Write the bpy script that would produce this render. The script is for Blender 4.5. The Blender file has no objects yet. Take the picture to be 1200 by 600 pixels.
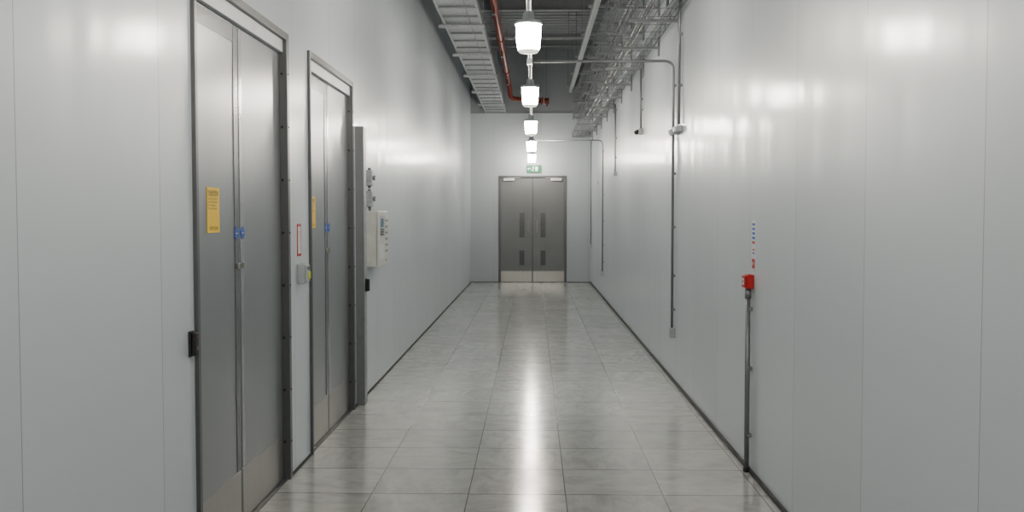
import bpy, bmesh, math
from mathutils import Vector, Matrix
S=bpy.context.scene
LX=-1.60; RX=1.462; FY=25.1; BY=-5.0; CZ=5.9; CAMZ=1.725

# ---------------------------------------------------------------- materials
def newmat(name):
    m=bpy.data.materials.new(name); m.use_nodes=True
    return m, m.node_tree.nodes, m.node_tree.links, m.node_tree.nodes['Principled BSDF']
def simple(name,col,rough=.5,metal=0.,emis=None,es=0.,noise=.06,nscale=12.,stretch=(1,1,1),bump=0.):
    m,N,L,b=newmat(name)
    b.inputs['Roughness'].default_value=rough
    b.inputs['Metallic'].default_value=metal
    tc=N.new('ShaderNodeTexCoord'); mp=N.new('ShaderNodeMapping'); mp.inputs['Scale'].default_value=stretch
    nz=N.new('ShaderNodeTexNoise'); nz.inputs['Scale'].default_value=nscale; nz.inputs['Detail'].default_value=4
    L.new(tc.outputs['Object'],mp.inputs['Vector']); L.new(mp.outputs['Vector'],nz.inputs['Vector'])
    r=N.new('ShaderNodeValToRGB')
    r.color_ramp.elements[0].position=.3; r.color_ramp.elements[1].position=.7
    r.color_ramp.elements[0].color=(*[c*(1-noise) for c in col],1)
    r.color_ramp.elements[1].color=(*[min(1,c*(1+noise)) for c in col],1)
    L.new(nz.outputs['Fac'],r.inputs['Fac']); L.new(r.outputs['Color'],b.inputs['Base Color'])
    if bump:
        bp=N.new('ShaderNodeBump'); bp.inputs['Strength'].default_value=bump; bp.inputs['Distance'].default_value=.01
        L.new(nz.outputs['Fac'],bp.inputs['Height']); L.new(bp.outputs['Normal'],b.inputs['Normal'])
    if emis:
        b.inputs['Emission Color'].default_value=(*emis,1); b.inputs['Emission Strength'].default_value=es
    return m
def math_(N,L,op,a,b=None,c=None):
    n=N.new('ShaderNodeMath'); n.operation=op
    for i,v in enumerate((a,b,c)):
        if v is None: continue
        if isinstance(v,(int,float)): n.inputs[i].default_value=v
        else: L.new(v,n.inputs[i])
    return n.outputs[0]
def linemask(N,L,v,off,sp,w):
    t=math_(N,L,'DIVIDE',math_(N,L,'SUBTRACT',v,off),sp)
    t=math_(N,L,'FRACT',math_(N,L,'ADD',t,.5))
    t=math_(N,L,'ABSOLUTE',math_(N,L,'SUBTRACT',t,.5))
    return math_(N,L,'LESS_THAN',math_(N,L,'MULTIPLY',t,sp),w)
def wallmat(name,axis,off,sp,col=(.62,.675,.725),rough=.36,coat=.42):
    m,N,L,b=newmat(name)
    tc=N.new('ShaderNodeTexCoord'); sx=N.new('ShaderNodeSeparateXYZ'); L.new(tc.outputs['Object'],sx.inputs[0])
    v=sx.outputs[axis]
    mask=linemask(N,L,v,off,sp,.0026)
    idx=math_(N,L,'FLOOR',math_(N,L,'DIVIDE',math_(N,L,'SUBTRACT',v,off),sp))
    wn=N.new('ShaderNodeTexWhiteNoise'); wn.noise_dimensions='1D'; L.new(idx,wn.inputs['W'])
    tone=math_(N,L,'ADD',math_(N,L,'MULTIPLY',wn.outputs['Value'],.06),.96)
    mix=N.new('ShaderNodeMixRGB'); mix.inputs[1].default_value=(*col,1); mix.inputs[2].default_value=(.30,.32,.34,1)
    L.new(mask,mix.inputs[0])
    vm=N.new('ShaderNodeVectorMath'); vm.operation='SCALE'; L.new(mix.outputs[0],vm.inputs[0]); L.new(tone,vm.inputs['Scale'])
    L.new(vm.outputs[0],b.inputs['Base Color'])
    mp=N.new('ShaderNodeMapping'); mp.inputs['Scale'].default_value=(1.5,1.5,.35) 
    L.new(tc.outputs['Object'],mp.inputs['Vector'])
    n1=N.new('ShaderNodeTexNoise'); n1.inputs['Scale'].default_value=1.5; n1.inputs['Detail'].default_value=1.5
    L.new(mp.outputs[0],n1.inputs['Vector'])
    n2=N.new('ShaderNodeTexNoise'); n2.inputs['Scale'].default_value=40; n2.inputs['Detail'].default_value=2
    L.new(tc.outputs['Object'],n2.inputs['Vector'])
    h=math_(N,L,'ADD',n1.outputs['Fac'],math_(N,L,'MULTIPLY',n2.outputs['Fac'],.012))
    h=math_(N,L,'SUBTRACT',h,math_(N,L,'MULTIPLY',mask,.15))
    bp=N.new('ShaderNodeBump'); bp.inputs['Strength'].default_value=.6; bp.inputs['Distance'].default_value=.02
    L.new(h,bp.inputs['Height']); L.new(bp.outputs[0],b.inputs['Normal'])
    L.new(bp.outputs[0],b.inputs['Coat Normal'])
    b.inputs['Roughness'].default_value=rough
    b.inputs['Coat Weight'].default_value=coat; b.inputs['Coat Roughness'].default_value=.17; b.inputs['Coat IOR'].default_value=1.45
    return m
def floormat():
    m,N,L,b=newmat('vinyl_floor_tile')
    tc=N.new('ShaderNodeTexCoord'); sx=N.new('ShaderNodeSeparateXYZ'); L.new(tc.outputs['Object'],sx.inputs[0])
    X,Y=sx.outputs[0],sx.outputs[1]
    mx=linemask(N,L,X,.2,.6,.0035); my=linemask(N,L,Y,6.0,.6,.006)
    mask=math_(N,L,'MAXIMUM',mx,my)
    ix=math_(N,L,'FLOOR',math_(N,L,'DIVIDE',math_(N,L,'SUBTRACT',X,.2),.6))
    iy=math_(N,L,'FLOOR',math_(N,L,'DIVIDE',math_(N,L,'SUBTRACT',Y,6.0),.6))
    cb=N.new('ShaderNodeCombineXYZ'); L.new(ix,cb.inputs[0]); L.new(iy,cb.inputs[1])
    wn=N.new('ShaderNodeTexWhiteNoise'); wn.noise_dimensions='3D'; L.new(cb.outputs[0],wn.inputs['Vector'])
    ang=math_(N,L,'MULTIPLY',math_(N,L,'FLOOR',math_(N,L,'MULTIPLY',wn.outputs['Value'],4)),1.5708)
    vr=N.new('ShaderNodeVectorRotate'); vr.rotation_type='Z_AXIS'; L.new(tc.outputs['Object'],vr.inputs['Vector']); L.new(ang,vr.inputs['Angle'])
    ad=N.new('ShaderNodeVectorMath'); ad.operation='MULTIPLY_ADD'
    L.new(wn.outputs['Color'],ad.inputs[0]); ad.inputs[1].default_value=(30,30,0); L.new(vr.outputs[0],ad.inputs[2])
    mp=N.new('ShaderNodeMapping'); mp.inputs['Scale'].default_value=(2.2,4.5,1); mp.inputs['Rotation'].default_value=(0,0,.35); L.new(ad.outputs[0],mp.inputs[0])
    nz=N.new('ShaderNodeTexNoise'); nz.inputs['Scale'].default_value=1.7; nz.inputs['Detail'].default_value=9; nz.inputs['Roughness'].default_value=.68; nz.inputs['Distortion'].default_value=1.0
    L.new(mp.outputs[0],nz.inputs['Vector'])
    r=N.new('ShaderNodeValToRGB'); e=r.color_ramp.elements
    e[0].position=.33; e[0].color=(.385,.395,.38,1); e[1].position=.60; e[1].color=(.565,.575,.56,1)
    L.new(nz.outputs['Fac'],r.inputs['Fac'])
    tone=math_(N,L,'ADD',math_(N,L,'MULTIPLY',wn.outputs['Value'],.12),.92)
    vm=N.new('ShaderNodeVectorMath'); vm.operation='SCALE'; L.new(r.outputs[0],vm.inputs[0]); L.new(tone,vm.inputs['Scale'])
    mix=N.new('ShaderNodeMixRGB'); L.new(mask,mix.inputs[0]); L.new(vm.outputs[0],mix.inputs[1]); mix.inputs[2].default_value=(.14,.14,.135,1)
    L.new(mix.outputs[0],b.inputs['Base Color'])
    n3=N.new('ShaderNodeTexNoise'); n3.inputs['Scale'].default_value=7; n3.inputs['Detail'].default_value=5; L.new(tc.outputs['Object'],n3.inputs['Vector'])
    L.new(math_(N,L,'ADD',math_(N,L,'MULTIPLY',n3.outputs['Fac'],.14),.08),b.inputs['Roughness'])
    b.inputs['Specular IOR Level'].default_value=.34
    bp=N.new('ShaderNodeBump'); bp.inputs['Strength'].default_value=.3; bp.inputs['Distance'].default_value=.003
    L.new(math_(N,L,'SUBTRACT',math_(N,L,'MULTIPLY',n3.outputs['Fac'],.5),mask),bp.inputs['Height']); L.new(bp.outputs[0],b.inputs['Normal'])
    return m
M={}
M['wl']=wallmat('panel_wall_left',1,3.01,1.17)
M['wr']=wallmat('panel_wall_right',1,3.22,1.145)
M['wf']=wallmat('panel_wall_end',0,.2,1.2,col=(.44,.48,.515),rough=.4,coat=.2)
M['wfu']=wallmat('panel_wall_end_upper_shade',0,.2,1.2,col=(.25,.27,.29),rough=.5,coat=.1)  # end wall colour darkened to paint in the shade above the lamps
M['floor']=floormat()
M['deck']=simple('roof_deck_steel',(.23,.245,.26),.55,.3)
M['black']=simple('black_rubber',(.012,.012,.013),.5)
M['door']=simple('door_grey_steel',(.28,.295,.31),.28,.5,noise=.05,nscale=3,stretch=(1,1,.2))
M['doorf']=simple('door_grey_paint',(.175,.182,.187),.42,.1,noise=.05,nscale=3)
M['strip']=simple('door_edge_strip',(.17,.178,.185),.25,.6)
M['stripl']=simple('door_edge_strip_bright',(.40,.41,.425),.22,.75)
M['frame']=simple('frame_grey_steel',(.11,.115,.12),.35,.3)
M['steel']=simple('brushed_steel',(.47,.45,.42),.28,.9,nscale=60,stretch=(1,1,.05))
M['kick']=simple('kick_plate_steel',(.39,.38,.36),.28,.8,nscale=60,stretch=(1,1,.05))
M['galv']=simple('galvanised_steel',(.38,.40,.42),.42,.6,noise=.2,nscale=25)
M['galvd']=simple('galvanised_wire',(.18,.19,.20),.45,.6,noise=.1)
M['cond']=simple('conduit_grey',(.23,.24,.25),.4,.5)
M['lgrey']=simple('light_grey_plastic',(.44,.47,.49),.4)
M['cream']=simple('cream_enamel',(.60,.61,.57),.38)
M['dgrey']=simple('dark_grey_plastic',(.09,.09,.095),.4)
M['yellow']=simple('yellow_vinyl',(.95,.60,.003),.5)
M['yelg']=simple('yellow_green_plastic',(.60,.66,.03),.4)
M['red']=simple('red_plastic',(.50,.008,.008),.4)
M['redpipe']=simple('red_oxide_pipe',(.22,.035,.02),.4)
M['blue']=simple('blue_vinyl',(.015,.10,.50),.5)
M['white']=simple('white_plastic',(.70,.73,.76),.4)
M['gap']=simple('lamp_housing_grey',(.38,.41,.44),.4)
M['glass']=simple('wired_glass',(.085,.09,.092),.15)
LC=(1,.92,.79)
M['lamp']=simple('lit_diffuser',(.9,.9,.85),.3,emis=LC,es=235)
M['lampdim']=simple('lit_diffuser_rim',(.9,.9,.85),.3,emis=LC,es=1.2)
M['green']=simple('exit_sign_green',(.0,.10,.04),.5,emis=(.0,.34,.15),es=.6)
M['exw']=simple('exit_sign_white',(.8,.8,.8),.4,emis=(.9,1,.95),es=1.0)
M['lcd']=simple('lcd_display',(.10,.22,.30),.15)

# ---------------------------------------------------------------- builder
class B:
    def __init__(s,name): s.name=name; s.bm=bmesh.new(); s.mats=[]
    def mi(s,m):
        m=M[m]
        if m not in s.mats: s.mats.append(m)
        return s.mats.index(m)
    def box(s,x0,x1,y0,y1,z0,z1,m,bev=0):
        g=bmesh.ops.create_cube(s.bm,size=1)
        vs=g['verts']
        for v in vs:
            v.co=Vector(((x0+x1)/2+v.co.x*(x1-x0),(y0+y1)/2+v.co.y*(y1-y0),(z0+z1)/2+v.co.z*(z1-z0)))
        i=s.mi(m); fs=set(f for v in vs for f in v.link_faces)
        for f in fs: f.material_index=i
        if bev:
            es=list(set(e for v in vs for e in v.link_edges))
            r=bmesh.ops.bevel(s.bm,geom=es,offset=bev,segments=2,affect='EDGES',profile=.5)
            for f in r['faces']: f.material_index=i
        return s
    def loft(s,rings,m,cap=True,smooth=False):
        i=s.mi(m); R=[[s.bm.verts.new(p) for p in r] for r in rings]; n=len(R[0])
        for a,b in zip(R,R[1:]):
            for k in range(n):
                f=s.bm.faces.new((a[k],a[(k+1)%n],b[(k+1)%n],b[k])); f.material_index=i; f.smooth=smooth
        if cap:
            f=s.bm.faces.new(R[0][::-1]); f.material_index=i
            f=s.bm.faces.new(R[-1]); f.material_index=i
        return s
    def tube(s,pts,r,m,fil=0,seg=10):
        P=[Vector(p) for p in pts]
        if fil and len(P)>2:
            Q=[P[0]]
            for a,b,c in zip(P,P[1:],P[2:]):
                u=(a-b).normalized(); w=(c-b).normalized()
                p0=b+u*fil; p2=b+w*fil
                for k in range(7):
                    t=k/6; Q.append(p0*(1-t)**2+b*2*t*(1-t)+p2*t*t)
            Q.append(P[-1]); P=Q
        rings=[]; prev=None
        for k,p in enumerate(P):
            d=(P[min(k+1,len(P)-1)]-P[max(k-1,0)]).normalized()
            if prev is None:
                ref=Vector((0,0,1)) if abs(d.z)<.9 else Vector((1,0,0))
                n=d.cross(ref).normalized()
            else: n=(prev-d*prev.dot(d)).normalized()
            prev=n; b=d.cross(n)
            rings.append([p+r*(math.cos(t)*n+math.sin(t)*b) for t in [2*math.pi*j/seg for j in range(seg)]])
        return s.loft(rings,m,smooth=True)
    def lathe(s,cx,cy,prof,m,seg=20,smooth=True):
        return s.loft([[Vector((cx+r*math.cos(2*math.pi*j/seg),cy+r*math.sin(2*math.pi*j/seg),z)) for j in range(seg)] for r,z in prof],m,smooth=smooth)
    def poly(s,pts,m):
        f=s.bm.faces.new([s.bm.verts.new(p) for p in pts]); f.material_index=s.mi(m); return s
    def text(s,body,origin,right,size,m,up=(0,0,1),spacing=1.0,align='CENTER'):
        c=bpy.data.curves.new('t','FONT'); c.body=body; c.size=size; c.align_x=align; c.align_y='CENTER'; c.space_line=spacing
        o=bpy.data.objects.new('t',c); S.collection.objects.link(o)
        bpy.context.view_layer.update()
        me=bpy.data.meshes.new_from_object(o.evaluated_get(bpy.context.evaluated_depsgraph_get()))
        R=Vector(right);U=Vector(up);O=Vector(origin); i=s.mi(m)
        vs=[s.bm.verts.new(O+R*v.co.x+U*v.co.y) for v in me.vertices]
        for p in me.polygons:
            try:
                f=s.bm.faces.new([vs[k] for k in p.vertices]); f.material_index=i
            except Exception: pass
        bpy.data.objects.remove(o); bpy.data.meshes.remove(me)
        return s
    def done(s,recalc=True):
        if recalc: bmesh.ops.recalc_face_normals(s.bm,faces=s.bm.faces)
        me=bpy.data.meshes.new(s.name); s.bm.to_mesh(me); s.bm.free()
        for m in s.mats: me.materials.append(m)
        o=bpy.data.objects.new(s.name,me); S.collection.objects.link(o); return o

# ---------------------------------------------------------------- room shell
T=.16; DT=2.89
D1=(4.58,6.36); D2=(6.96,8.65)
w=B('wall_left')
w.box(LX-T,LX,BY,D1[0],0,CZ,'wl'); w.box(LX-T,LX,D1[1],D2[0],0,CZ,'wl'); w.box(LX-T,LX,D2[1],FY,0,CZ,'wl')
w.box(LX-T,LX,D1[0],D1[1],DT,CZ,'wl'); w.box(LX-T,LX,D2[0],D2[1],DT,CZ,'wl'); w.done()
B('wall_right').box(RX,RX+T,BY,FY,0,CZ,'wr').done()
FD=(-.895,.853,2.73); UZ=4.32
w=B('wall_front'); w.box(LX-T,FD[0],FY,FY+T,0,UZ,'wf'); w.box(FD[1],RX+T,FY,FY+T,0,UZ,'wf'); w.box(FD[0],FD[1],FY,FY+T,FD[2],UZ,'wf')
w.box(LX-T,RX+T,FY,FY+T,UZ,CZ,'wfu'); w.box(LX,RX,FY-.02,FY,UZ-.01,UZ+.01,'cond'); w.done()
B('wall_back').box(LX-T,RX+T,BY-T,BY,0,CZ,'wf').done()
B('floor').box(LX-T,RX+T,BY-T,FY+T,-.1,0,'floor').done()
c=B('ceiling'); prof=[]; y=BY; p=.30
while y<FY:
    prof+= [(y,CZ),(y+.15,CZ),(y+.18,CZ+.06),(y+.27,CZ+.06)]; y+=p
prof.append((FY,CZ))
i=c.mi('deck'); L0=[c.bm.verts.new((LX-T,a,b)) for a,b in prof]; R0=[c.bm.verts.new((RX+T,a,b)) for a,b in prof]
for k in range(len(prof)-1):
    f=c.bm.faces.new((L0[k],L0[k+1],R0[k+1],R0[k])); f.material_index=i
c.box(LX-T,RX+T,BY-T,FY+T,CZ+.07,CZ+.14,'deck'); c.done()
for yy in (-1,3,7,11,15,19,23):
    b=B('ceiling_beam'); b.box(LX,RX,yy-.07,yy+.07,CZ-.26,CZ-.245,'deck'); b.box(LX,RX,yy-.006,yy+.006,CZ-.245,CZ-.015,'deck'); b.box(LX,RX,yy-.07,yy+.07,CZ-.015,CZ,'deck'); b.done()
b=B('baseboard_right'); b.box(RX-.018,RX,BY,FY,0,.026,'black'); b.done()
b=B('baseboard_left')
for a,d in ((BY,D1[0]),(D1[1],D2[0]),(D2[1],FY)): b.box(LX,LX+.012,a,d,0,.016,'black')
b.done()
b=B('baseboard_front'); b.box(LX+.012,FD[0],FY-.01,FY,0,.02,'frame'); b.box(FD[1],RX-.018,FY-.01,FY,0,.02,'frame'); b.done()

# ---------------------------------------------------------------- side doors
def side_door(name,y0,y1,seam):
    b=B(name); f=.055; P=LX+.02; xl=LX-.03
    b.box(LX-.10,P,y0,y0+.035,0,DT,'frame',.003); b.box(LX-.10,P,y1-f,y1,0,DT,'frame',.003)
    b.box(LX-.10,P,y0+.035,y1-f,DT-.045,DT,'frame',.003)
    b.box(LX-.09,LX-.005,y0+.035,y1-f,2.765,DT-.045,'white',.003)
    a0=y0+.038; a1=y1-f-.003
    b.box(LX-.10,LX-.088,a0,a1,0.0,2.765,'black')
    for (s0,s1,side) in ((a0,seam-.008,1),(seam+.008,a1,-1)):
        b.box(xl-.045,xl,s0,s1,.008,2.758,'door',.003)
        b.box(xl,xl+.003,s0+.01,s1-.01,.012,.30,'kick')
        if side==1:
            b.box(xl,xl+.004,s1-.075,s1-.004,.31,2.75,'strip')
            b.box(xl,xl+.003,s0+.01,s1-.08,2.66,2.75,'strip')
        else:
            b.box(xl,xl+.004,s0+.004,s0+.06,.31,2.75,'stripl')
        cy=seam-side*.055; R=.034
        ring=[[Vector((xx,cy+R*math.cos(t),1.626+R*math.sin(t))) for t in [2*math.pi*j/24 for j in range(24)]] for xx in (xl+.0045,xl+.006)]
        b.loft(ring,'blue')
        b.box(xl+.006,xl+.0068,cy-.016,cy+.016,1.623,1.627,'white')
        b.box(xl+.0045,xl+.018,cy-.009,cy+.009,1.43,1.46,'steel',.002)
    for n in range(8):
        z=.25+n*.34
        b.tube([(P-.035,y1-f+.001,z),(P-.035,y1-f-.004,z)],.009,'black',seg=8)
        b.tube([(P-.001,y1-.027,z),(P+.005,y1-.027,z)],.006,'black',seg=6)
    b.box(LX-.10,LX,y0+.035,y1-f,0,.006,'frame')
    return b.done()
side_door('door_1',D1[0],D1[1],5.40)
side_door('door_2',D2[0],D2[1],7.72)
def caution(y0,y1,z0,z1):
    x=LX-.03+.0005
    b=B('caution_sign'); b.box(x,x+.0025,y0,y1,z0,z1,'yellow')
    yc=(y0+y1)/2
    b.text('CAUTION',(x+.0032,yc,z1-.028),(0,1,0),.033,'black')
    b.text('This door is automatic\nand may open at any time.\nKeep area in front of the\ndoors clear of all goods.\nDo not wedge open.\nPush button to release',(x+.0032,yc-.085,z1-.065),(0,1,0),.0145,'black',spacing=1.15,align='LEFT')
    b.text('KEEP CLEAR',(x+.0032,yc,z0+.022),(0,1,0),.024,'black')
    b.done()
caution(4.87,5.06,1.635,1.865); caution(7.10,7.30,1.63,1.86)

def reader(y,z,xb=LX):
    b=B('card_reader'); xb+=.0005; b.box(xb,xb+.012,y-.025,y+.025,z-.06,z+.06,'black',.003)
    b.box(xb+.012,xb+.036,y-.021,y+.021,z-.055,z+.055,'black',.007)
    b.box(xb+.036,xb+.0368,y-.004,y+.004,z+.03,z+.038,'red'); b.box(xb+.036,xb+.0366,y-.012,y+.012,z-.03,z-.01,'dgrey'); b.done()
reader(4.52,1.125)
b=B('vertical_trunking'); b.box(LX,LX+.075,8.80,8.92,.0,2.52,'cond',.003); b.box(LX+.075,LX+.078,8.795,8.925,.02,2.50,'galv')
for z in (.3,.9,1.5,2.1): b.tube([(LX+.075,8.86,z),(LX+.082,8.86,z)],.006,'steel',seg=8)
b.done()
reader(8.86,1.09,LX+.0785)
b=B('door_release_box'); b.box(LX,LX+.055,6.60,6.70,1.26,1.395,'lgrey',.005)
b.box(LX+.055,LX+.068,6.605,6.695,1.272,1.384,'lgrey',.004); b.box(LX+.068,LX+.074,6.64,6.69,1.29,1.34,'yelg',.002); b.box(LX+.068,LX+.069,6.615,6.685,1.352,1.375,'dgrey'); b.done()
b=B('wall_notice'); b.box(LX,LX+.003,6.61,6.72,1.445,1.665,'red'); b.box(LX+.003,LX+.0036,6.628,6.702,1.463,1.647,'white')
b.text('IN\nEMERGENCY\nPRESS TO\nRELEASE\nDOOR',(LX+.0042,6.665,1.59),(0,1,0),.0125,'red',spacing=1.5)
b.done()
b=B('control_panel'); x1=LX+.13
b.box(LX,x1-.02,9.29,9.89,1.23,1.76,'cream',.008); b.box(x1-.018,x1,9.285,9.895,1.225,1.765,'cream',.008)
b.box(x1,x1+.004,9.36,9.66,1.52,1.72,'lgrey'); b.box(x1+.004,x1+.006,9.40,9.58,1.61,1.69,'lcd')
for r in range(3):
    for c_ in range(4): b.box(x1+.004,x1+.010,9.40+c_*.045,9.43+c_*.045,1.53+r*.024,1.547+r*.024,'dgrey',.001)
for r in range(6): b.box(x1+.001,x1+.003,9.72,9.84,1.66-r*.06,1.68-r*.06,'cond')
for r in range(6): b.box(x1+.001,x1+.004,9.855,9.867,1.664-r*.06,1.676-r*.06,'red' if r==0 else 'yelg')
b.box(x1,x1+.004,9.36,9.62,1.30,1.44,'white')
b.tube([(x1,9.76,1.28),(x1+.008,9.76,1.28)],.012,'steel'); b.done()
def isolator(y,z,h):
    b=B('isolator_switch'); b.box(LX,LX+.06,y-.05,y+.05,z-h/2,z+h/2,'galv',.006)
    b.tube([(LX+.06,y,z),(LX+.072,y,z)],.02,'cond',seg=16); b.box(LX+.072,LX+.085,y-.007,y+.007,z-.025,z+.025,'cond',.002)
    for s in (-1,1):
        b.tube([(LX+.03,y,z+s*h/2),(LX+.03,y,z+s*(h/2+.022))],.016,'cond')
    b.done()
isolator(9.40,2.08,.15); isolator(9.40,1.88,.15)
b=B('panel_conduit'); b.tube([(LX+.03,9.40,1.765),(LX+.03,9.40,1.785)],.012,'cond'); b.done()

# ---------------------------------------------------------------- far double door
b=B('door_3'); x0,x1,zt=FD; f=.05; ys=FY-.015
b.box(x0,x0+f,ys,FY+.1,0,zt,'frame',.003); b.box(x1-f,x1,ys,FY+.1,0,zt,'frame',.003); b.box(x0+f,x1-f,ys,FY+.1,zt-f,zt,'frame',.003)
xm=(x0+x1)/2; yf=FY+.02
b.box(x0+f,x1-f,FY+.085,FY+.1,0,zt-f,'black')
for (a,d,s) in ((x0+f+.003,xm-.006,1),(xm+.006,x1-f-.003,-1)):
    b.box(a,d,yf,yf+.045,.008,zt-f-.004,'doorf',.003)
    b.box(a+.01,d-.01,yf-.003,yf,.012,.29,'kick')
    xe=d if s==1 else a
    for z0,z1 in ((1.15,1.78),(.44,.82)):
        c0,c1=sorted((xe-s*.20,xe-s*.33))
        b.box(c0-.018,c1+.018,yf-.006,yf,z0-.018,z1+.018,'doorf'); b.box(c0,c1,yf-.008,yf-.006,z0,z1,'glass')
    hx=xe-s*.105
    b.tube([(hx,yf-.001,1.28),(hx,yf-.06,1.28),(hx,yf-.06,1.58),(hx,yf-.001,1.58)],.011,'steel',fil=.025)
    b.box(hx-.03,hx+.03,yf-.004,yf,1.22,1.64,'doorf')
    xo=a if s==1 else d
    c0,c1=sorted((xo+s*.08,xo+s*.36)); b.box(c0,c1,yf-.05,yf,2.60,2.665,'white',.006)
    b.box(min(xo+s*.2,xo+s*.5),max(xo+s*.2,xo+s*.5),yf-.04,yf-.03,2.668,2.676,'steel')
b.done()
b=B('exit_sign'); ex=.01; z0,z1=2.80,3.00
b.box(ex-.19,ex+.19,FY-.05,FY,z0,z1,'gap',.006)
b.box(ex-.185,ex+.185,FY-.052,FY-.05,z0+.006,z1-.006,'green')
yy=FY-.054
def er(xa,xb,za,zb): b.box(xa,xb,yy,yy+.0018,za,zb,'exw')
er(ex+.04,ex+.10,z0+.045,z1-.045)
er(ex-.15,ex-.08,z0+.09,z0+.112); b.poly([(ex-.165,yy,z0+.101),(ex-.135,yy,z0+.13),(ex-.135,yy,z0+.072)],'exw')
b.tube([(ex-.005,yy,z0+.152),(ex-.005,yy+.001,z0+.152)],.014,'exw')
for A,Bp in (((-.01,.135),(-.03,.09)),((-.03,.09),(-.005,.065)),((-.005,.065),(-.02,.035)),((-.03,.09),(-.055,.06)),((-.055,.06),(-.075,.055)),((-.01,.13),(.015,.105)),((-.01,.13),(-.045,.125))):
    b.tube([(ex+A[0],yy,z0+A[1]),(ex+Bp[0],yy,z0+Bp[1])],.007,'exw',seg=6)
b.done()

# ---------------------------------------------------------------- pendant lamps on trunking
ZT=3.50; LXc=-.04
b=B('lighting_trunking'); b.box(LXc-.022,LXc+.022,BY+.3,FY-.5,ZT,ZT+.05,'white',.004)
for yy in (1.9,5.9,9.7,13.7,17.9,22): b.tube([(LXc,yy,ZT+.05),(LXc,yy,CZ+.0)],.005,'galvd',seg=6)
b.done()
def lamp(y):
    b=B('pendant_lamp'); n=16
    zb=3.025; zt=3.225
    b.lathe(LXc,y,[(.03,zb-.026),(.070,zb-.022),(.080,zb-.010),(.081,zb)],'lampdim',n)
    b.lathe(LXc,y,[(.080,zb),(.088,zb+.02),(.094,zb+.11),(.097,zt-.02),(.094,zt)],'lamp',n,smooth=False)
    b.lathe(LXc,y,[(.108,zt-.004),(.108,zt+.016),(.094,zt+.026),(.05,zt+.034),(.042,zt+.09),(.03,zt+.10),(.012,zt+.105)],'gap',20)
    for j in range(8):
        t=2*math.pi*j/8+.2; cx,sy=math.cos(t),math.sin(t)
        b.tube([(LXc+.100*cx,y+.100*sy,zt),(LXc+.100*cx,y+.100*sy,zb+.12),(LXc+.091*cx,y+.091*sy,zb+.02),(LXc+.083*cx,y+.083*sy,zb-.003)],.003,'gap',seg=6)
    for z,r in ((zb+.03,.093),(zb+.10,.100)):
        pts=[(LXc+r*math.cos(2*math.pi*j/20),y+r*math.sin(2*math.pi*j/20),z) for j in range(21)]
        b.tube(pts,.003,'gap',seg=6)
    b.tube([(LXc,y,zt+.10),(LXc,y,ZT-.022)],.012,'white')
    b.box(LXc-.030,LXc+.030,y-.05,y+.05,ZT-.021,ZT-.001,'white',.003)
    b.done()
for y in (-4.1,-.1,3.8,7.8,11.65,15.8,20.1,24.3): lamp(y)

# ---------------------------------------------------------------- left cable tray
b=B('cable_tray'); z=CAMZ+2.6; a0,a1=-1.22,-.70
b.box(a0,a1,BY+.3,FY,z+.02,z+.024,'galv')
b.box(a0-.004,a0,BY+.3,FY,z,z+.11,'galv'); b.box(a1,a1+.004,BY+.3,FY,z,z+.11,'galv')
b.box(a0,a0+.03,BY+.3,FY,z,z+.003,'galv'); b.box(a1-.03,a1,BY+.3,FY,z,z+.003,'galv')
b.box(a1-.16,a1-.155,BY+.3,FY,z+.0,z+.022,'galvd')
yy=BY+.6
while yy<FY:
    b.box(a0,a1,yy,yy+.04,z,z+.02,'galvd'); yy+=.6
for q in range(5): b.tube([(a0+.07+q*.08,BY+.3,z+.045),(a0+.07+q*.08,FY,z+.045)],.02,'black',seg=6)
yy=1.5
while yy<FY:
    b.box(a0-.08,a1+.03,yy,yy+.04,z-.042,z-.001,'galv')
    for xx in (a0-.05,a1+.014): b.tube([(xx,yy+.02,z-.05),(xx,yy+.02,CZ)],.006,'galvd',seg=6)
    yy+=2.4
b.done()
b=B('sprinkler_pipe'); zp=CAMZ+3.2; xp=-.60
b.tube([(xp,BY+.3,zp),(xp,23.6,zp),(xp+.05,23.9,zp-.38),(.18,24.1,zp-.42)],.055,'redpipe',fil=.12,seg=14)
for yy in (2,6,10,14,18,22):
    b.tube([(xp,yy-.05,zp),(xp,yy+.05,zp)],.07,'redpipe',seg=14)
    b.tube([(xp,yy+.3,zp),(xp,yy+.3,CZ)],.006,'galvd',seg=6)
    b.tube([(xp,yy+1,zp),(xp,yy+1,zp-.14)],.015,'redpipe',seg=8); b.lathe(xp,yy+1,[(.02,zp-.14),(.03,zp-.17),(.01,zp-.18)],'steel',8)
b.tube([(.18,24.1,zp-.42),(.24,24.1,zp-.42)],.09,'redpipe',seg=14)
b.tube([(.27,24.1,zp-.42),(.38,24.1,zp-.42)],.075,'redpipe',seg=14)
b.tube([(.33,24.1,zp-.42),(.33,24.1,zp-.55)],.02,'redpipe',seg=8)
b.tube([(.31,24.1,zp-.42),(.31,24.1,CZ)],.006,'galvd',seg=6)
b.done()
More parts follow.
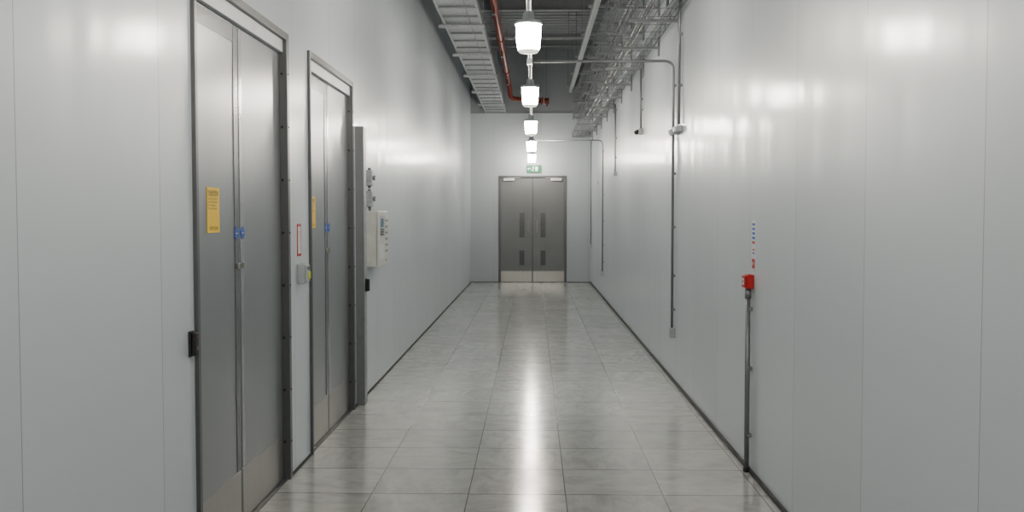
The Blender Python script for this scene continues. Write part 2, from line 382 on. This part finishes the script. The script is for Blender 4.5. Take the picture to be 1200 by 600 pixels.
# ---------------------------------------------------------------- right wire baskets
RB=RX-.0005
def basket(zh,xa,xb):
    b=B('wire_basket_tray'); r=.0035
    def wire(x,z): b.box(x-r,x+r,BY+.3,FY-.01,z-r,z+r,'galvd')
    n=4
    for k in range(n+1): wire(xa+(xb-xa)*k/n,zh)
    for x in (xa,xb): wire(x,zh+.06); wire(x,zh+.12)
    y=BY+.4
    while y<FY-.02:
        b.box(xa,xb,y-r,y+r,zh-r*2.5,zh-r,'galvd')
        b.box(xa-r*2,xa-r*.5,y-r,y+r,zh-r,zh+.12,'galvd'); b.box(xb+r*.5,xb+r*2,y-r,y+r,zh-r,zh+.12,'galvd'); y+=.4
    y=.3
    while y<FY:
        b.box(xa-.03,RB,y-.02,y+.02,zh-.04,zh-.01,'cond'); b.box(RB-.02,RB,y-.03,y+.03,zh-.12,zh+.10,'cond')
        y+=1.6
    for q in (.1,.16,.3): b.tube([(xa+q,BY+.3,zh+.018),(xa+q,FY-.01,zh+.018)],.011,'dgrey',seg=6)
    b.done()
basket(CAMZ+1.96,.98,1.40); basket(CAMZ+2.42,1.00,1.40); basket(CAMZ+2.86,1.02,1.40)
b=B('cable_trunking'); b.box(.90,.98,BY+.3,FY,CAMZ+3.1,CAMZ+3.2,'lgrey',.004)
yy=.9
while yy<FY: b.box(.85,RX,yy,yy+.04,CAMZ+3.2,CAMZ+3.24,'galv'); b.tube([(.87,yy+.02,CAMZ+3.2),(.87,yy+.02,CZ)],.006,'galvd',seg=6); yy+=2.4
b.done()
for yy in (6.6,12.6,19.6):
    b=B('strut_channel'); b.box(LX,RX,yy,yy+.04,CAMZ+3.48,CAMZ+3.52,'galv')
    for xx in (-1.3,-.2,.7): b.tube([(xx,yy+.02,CAMZ+3.5),(xx,yy+.02,CZ)],.006,'galvd',seg=6)
    b.done()
# ---------------------------------------------------------------- conduits on right wall
xc=RX-.028
def clips(b,y,zs,r=.014):
    for z in zs: b.box(RB-.03,RB,y-.028,y+.028,z-.012,z+.012,'cond',.003)
for yc,top in ((10.15,3.30),(20.4,3.27)):
    b=B('conduit_drop')
    b.tube([(LXc+.03,yc,top),(xc,yc,top),(xc,yc,.56)],.014,'cond',fil=.10)
    b.box(LXc-.03,LXc+.03,yc-.035,yc+.035,top-.03,top+.03,'galv',.004); b.tube([(LXc,yc,top+.03),(LXc,yc,ZT)],.008,'cond')
    clips(b,yc,(3.05,2.15,1.6,1.1,.75))
    b.box(RB-.055,RB,yc-.04,yc+.04,.46,.56,'lgrey',.005); b.done()
b=B('conduit_loop'); y=9.75
b.tube([(xc-.12,y,3.74),(xc-.12,y,3.9),(xc,y,3.9),(xc,y,2.62)],.014,'cond',fil=.055); clips(b,y,(3.5,3.0))
b.done()
b=B('motion_sensor'); b.box(RB-.05,RB,9.70,10.10,2.545,2.605,'lgrey',.008)
b.tube([(RX-.05,10.0,2.57),(RX-.09,10.0,2.55)],.03,'white',seg=14); b.box(RX-.075,RX-.05,9.74,9.86,2.55,2.60,'white',.006); b.done()
def drop(y,z0,z1,kind):
    b=B('sensor_conduit'); b.tube([(xc,y,z1),(xc,y,z0)],.013,'cond')
    clips(b,y,(z0+.25,(z0+z1)/2,z1-.1))
    if kind=='cam':
        b.box(RB-.06,RB,y-.04,y+.04,z0-.08,z0,'lgrey',.005); b.tube([(RX-.06,y,z0-.04),(RX-.10,y-.03,z0-.06)],.028,'black',seg=14)
    else: b.box(RB-.06,RB,y-.05,y+.05,z0-.07,z0,'lgrey',.006)
    b.done()
drop(13.2,2.88,3.66,'cam'); drop(17.3,2.48,3.66,'s'); drop(24.5,1.0,3.6,'s'); 
b=B('wall_socket_box'); b.box(RB-.05,RB,22.2,22.3,2.42,2.5,'white',.005); b.done()
# ---------------------------------------------------------------- call point & conduit
yc=6.57
b=B('fire_call_point'); b.box(RB-.045,RB,yc-.05,yc+.05,1.235,1.33,'red',.005); b.box(RX-.062,RX-.045,yc-.044,yc+.044,1.242,1.323,'red',.004)
b.box(RX-.064,RX-.062,yc-.025,yc+.025,1.262,1.303,'white'); b.box(RX-.0655,RX-.064,yc-.008,yc+.008,1.272,1.293,'black'); b.done()
b=B('call_point_conduit'); b.tube([(xc,yc,0.0),(xc,yc,1.234)],.017,'cond'); b.tube([(xc,yc,1.17),(xc,yc,1.234)],.022,'cond'); clips(b,yc,(.25,.70,1.10)); b.tube([(xc,yc,0),(xc,yc,.03)],.022,'black'); b.done()
b=B('fire_action_sign'); yk=6.53; b.box(RB-.003,RB,yk-.055,yk+.055,1.36,1.69,'white')
for k in range(5): b.box(RX-.0045,RX-.0035,yk-.035,yk+.04,1.655-k*.030,1.672-k*.030,'blue' if k<4 else 'red')
for k in range(2): b.box(RX-.0045,RX-.0035,yk-.03,yk+.03,1.49-k*.022,1.500-k*.022,'blue' if k else 'red')
b.box(RX-.0045,RX-.0035,yk-.042,yk+.042,1.372,1.435,'red'); b.poly([(RX-.005,yk-.02,1.404),(RX-.005,yk+.02,1.42),(RX-.005,yk+.02,1.388)],'white'); b.done()

# ---------------------------------------------------------------- world & camera
wd=bpy.data.worlds.new('w'); S.world=wd; wd.use_nodes=True
wd.node_tree.nodes['Background'].inputs[0].default_value=(.8,.85,.9,1); wd.node_tree.nodes['Background'].inputs[1].default_value=.1
cd=bpy.data.cameras.new('camera'); cam=bpy.data.objects.new('camera',cd); S.collection.objects.link(cam)
cd.sensor_width=36; cd.lens=34.5; cd.clip_start=.05
cam.location=(0,0,CAMZ); cam.rotation_euler=(math.radians(90-2.39),0,math.radians(1.245))
S.camera=cam
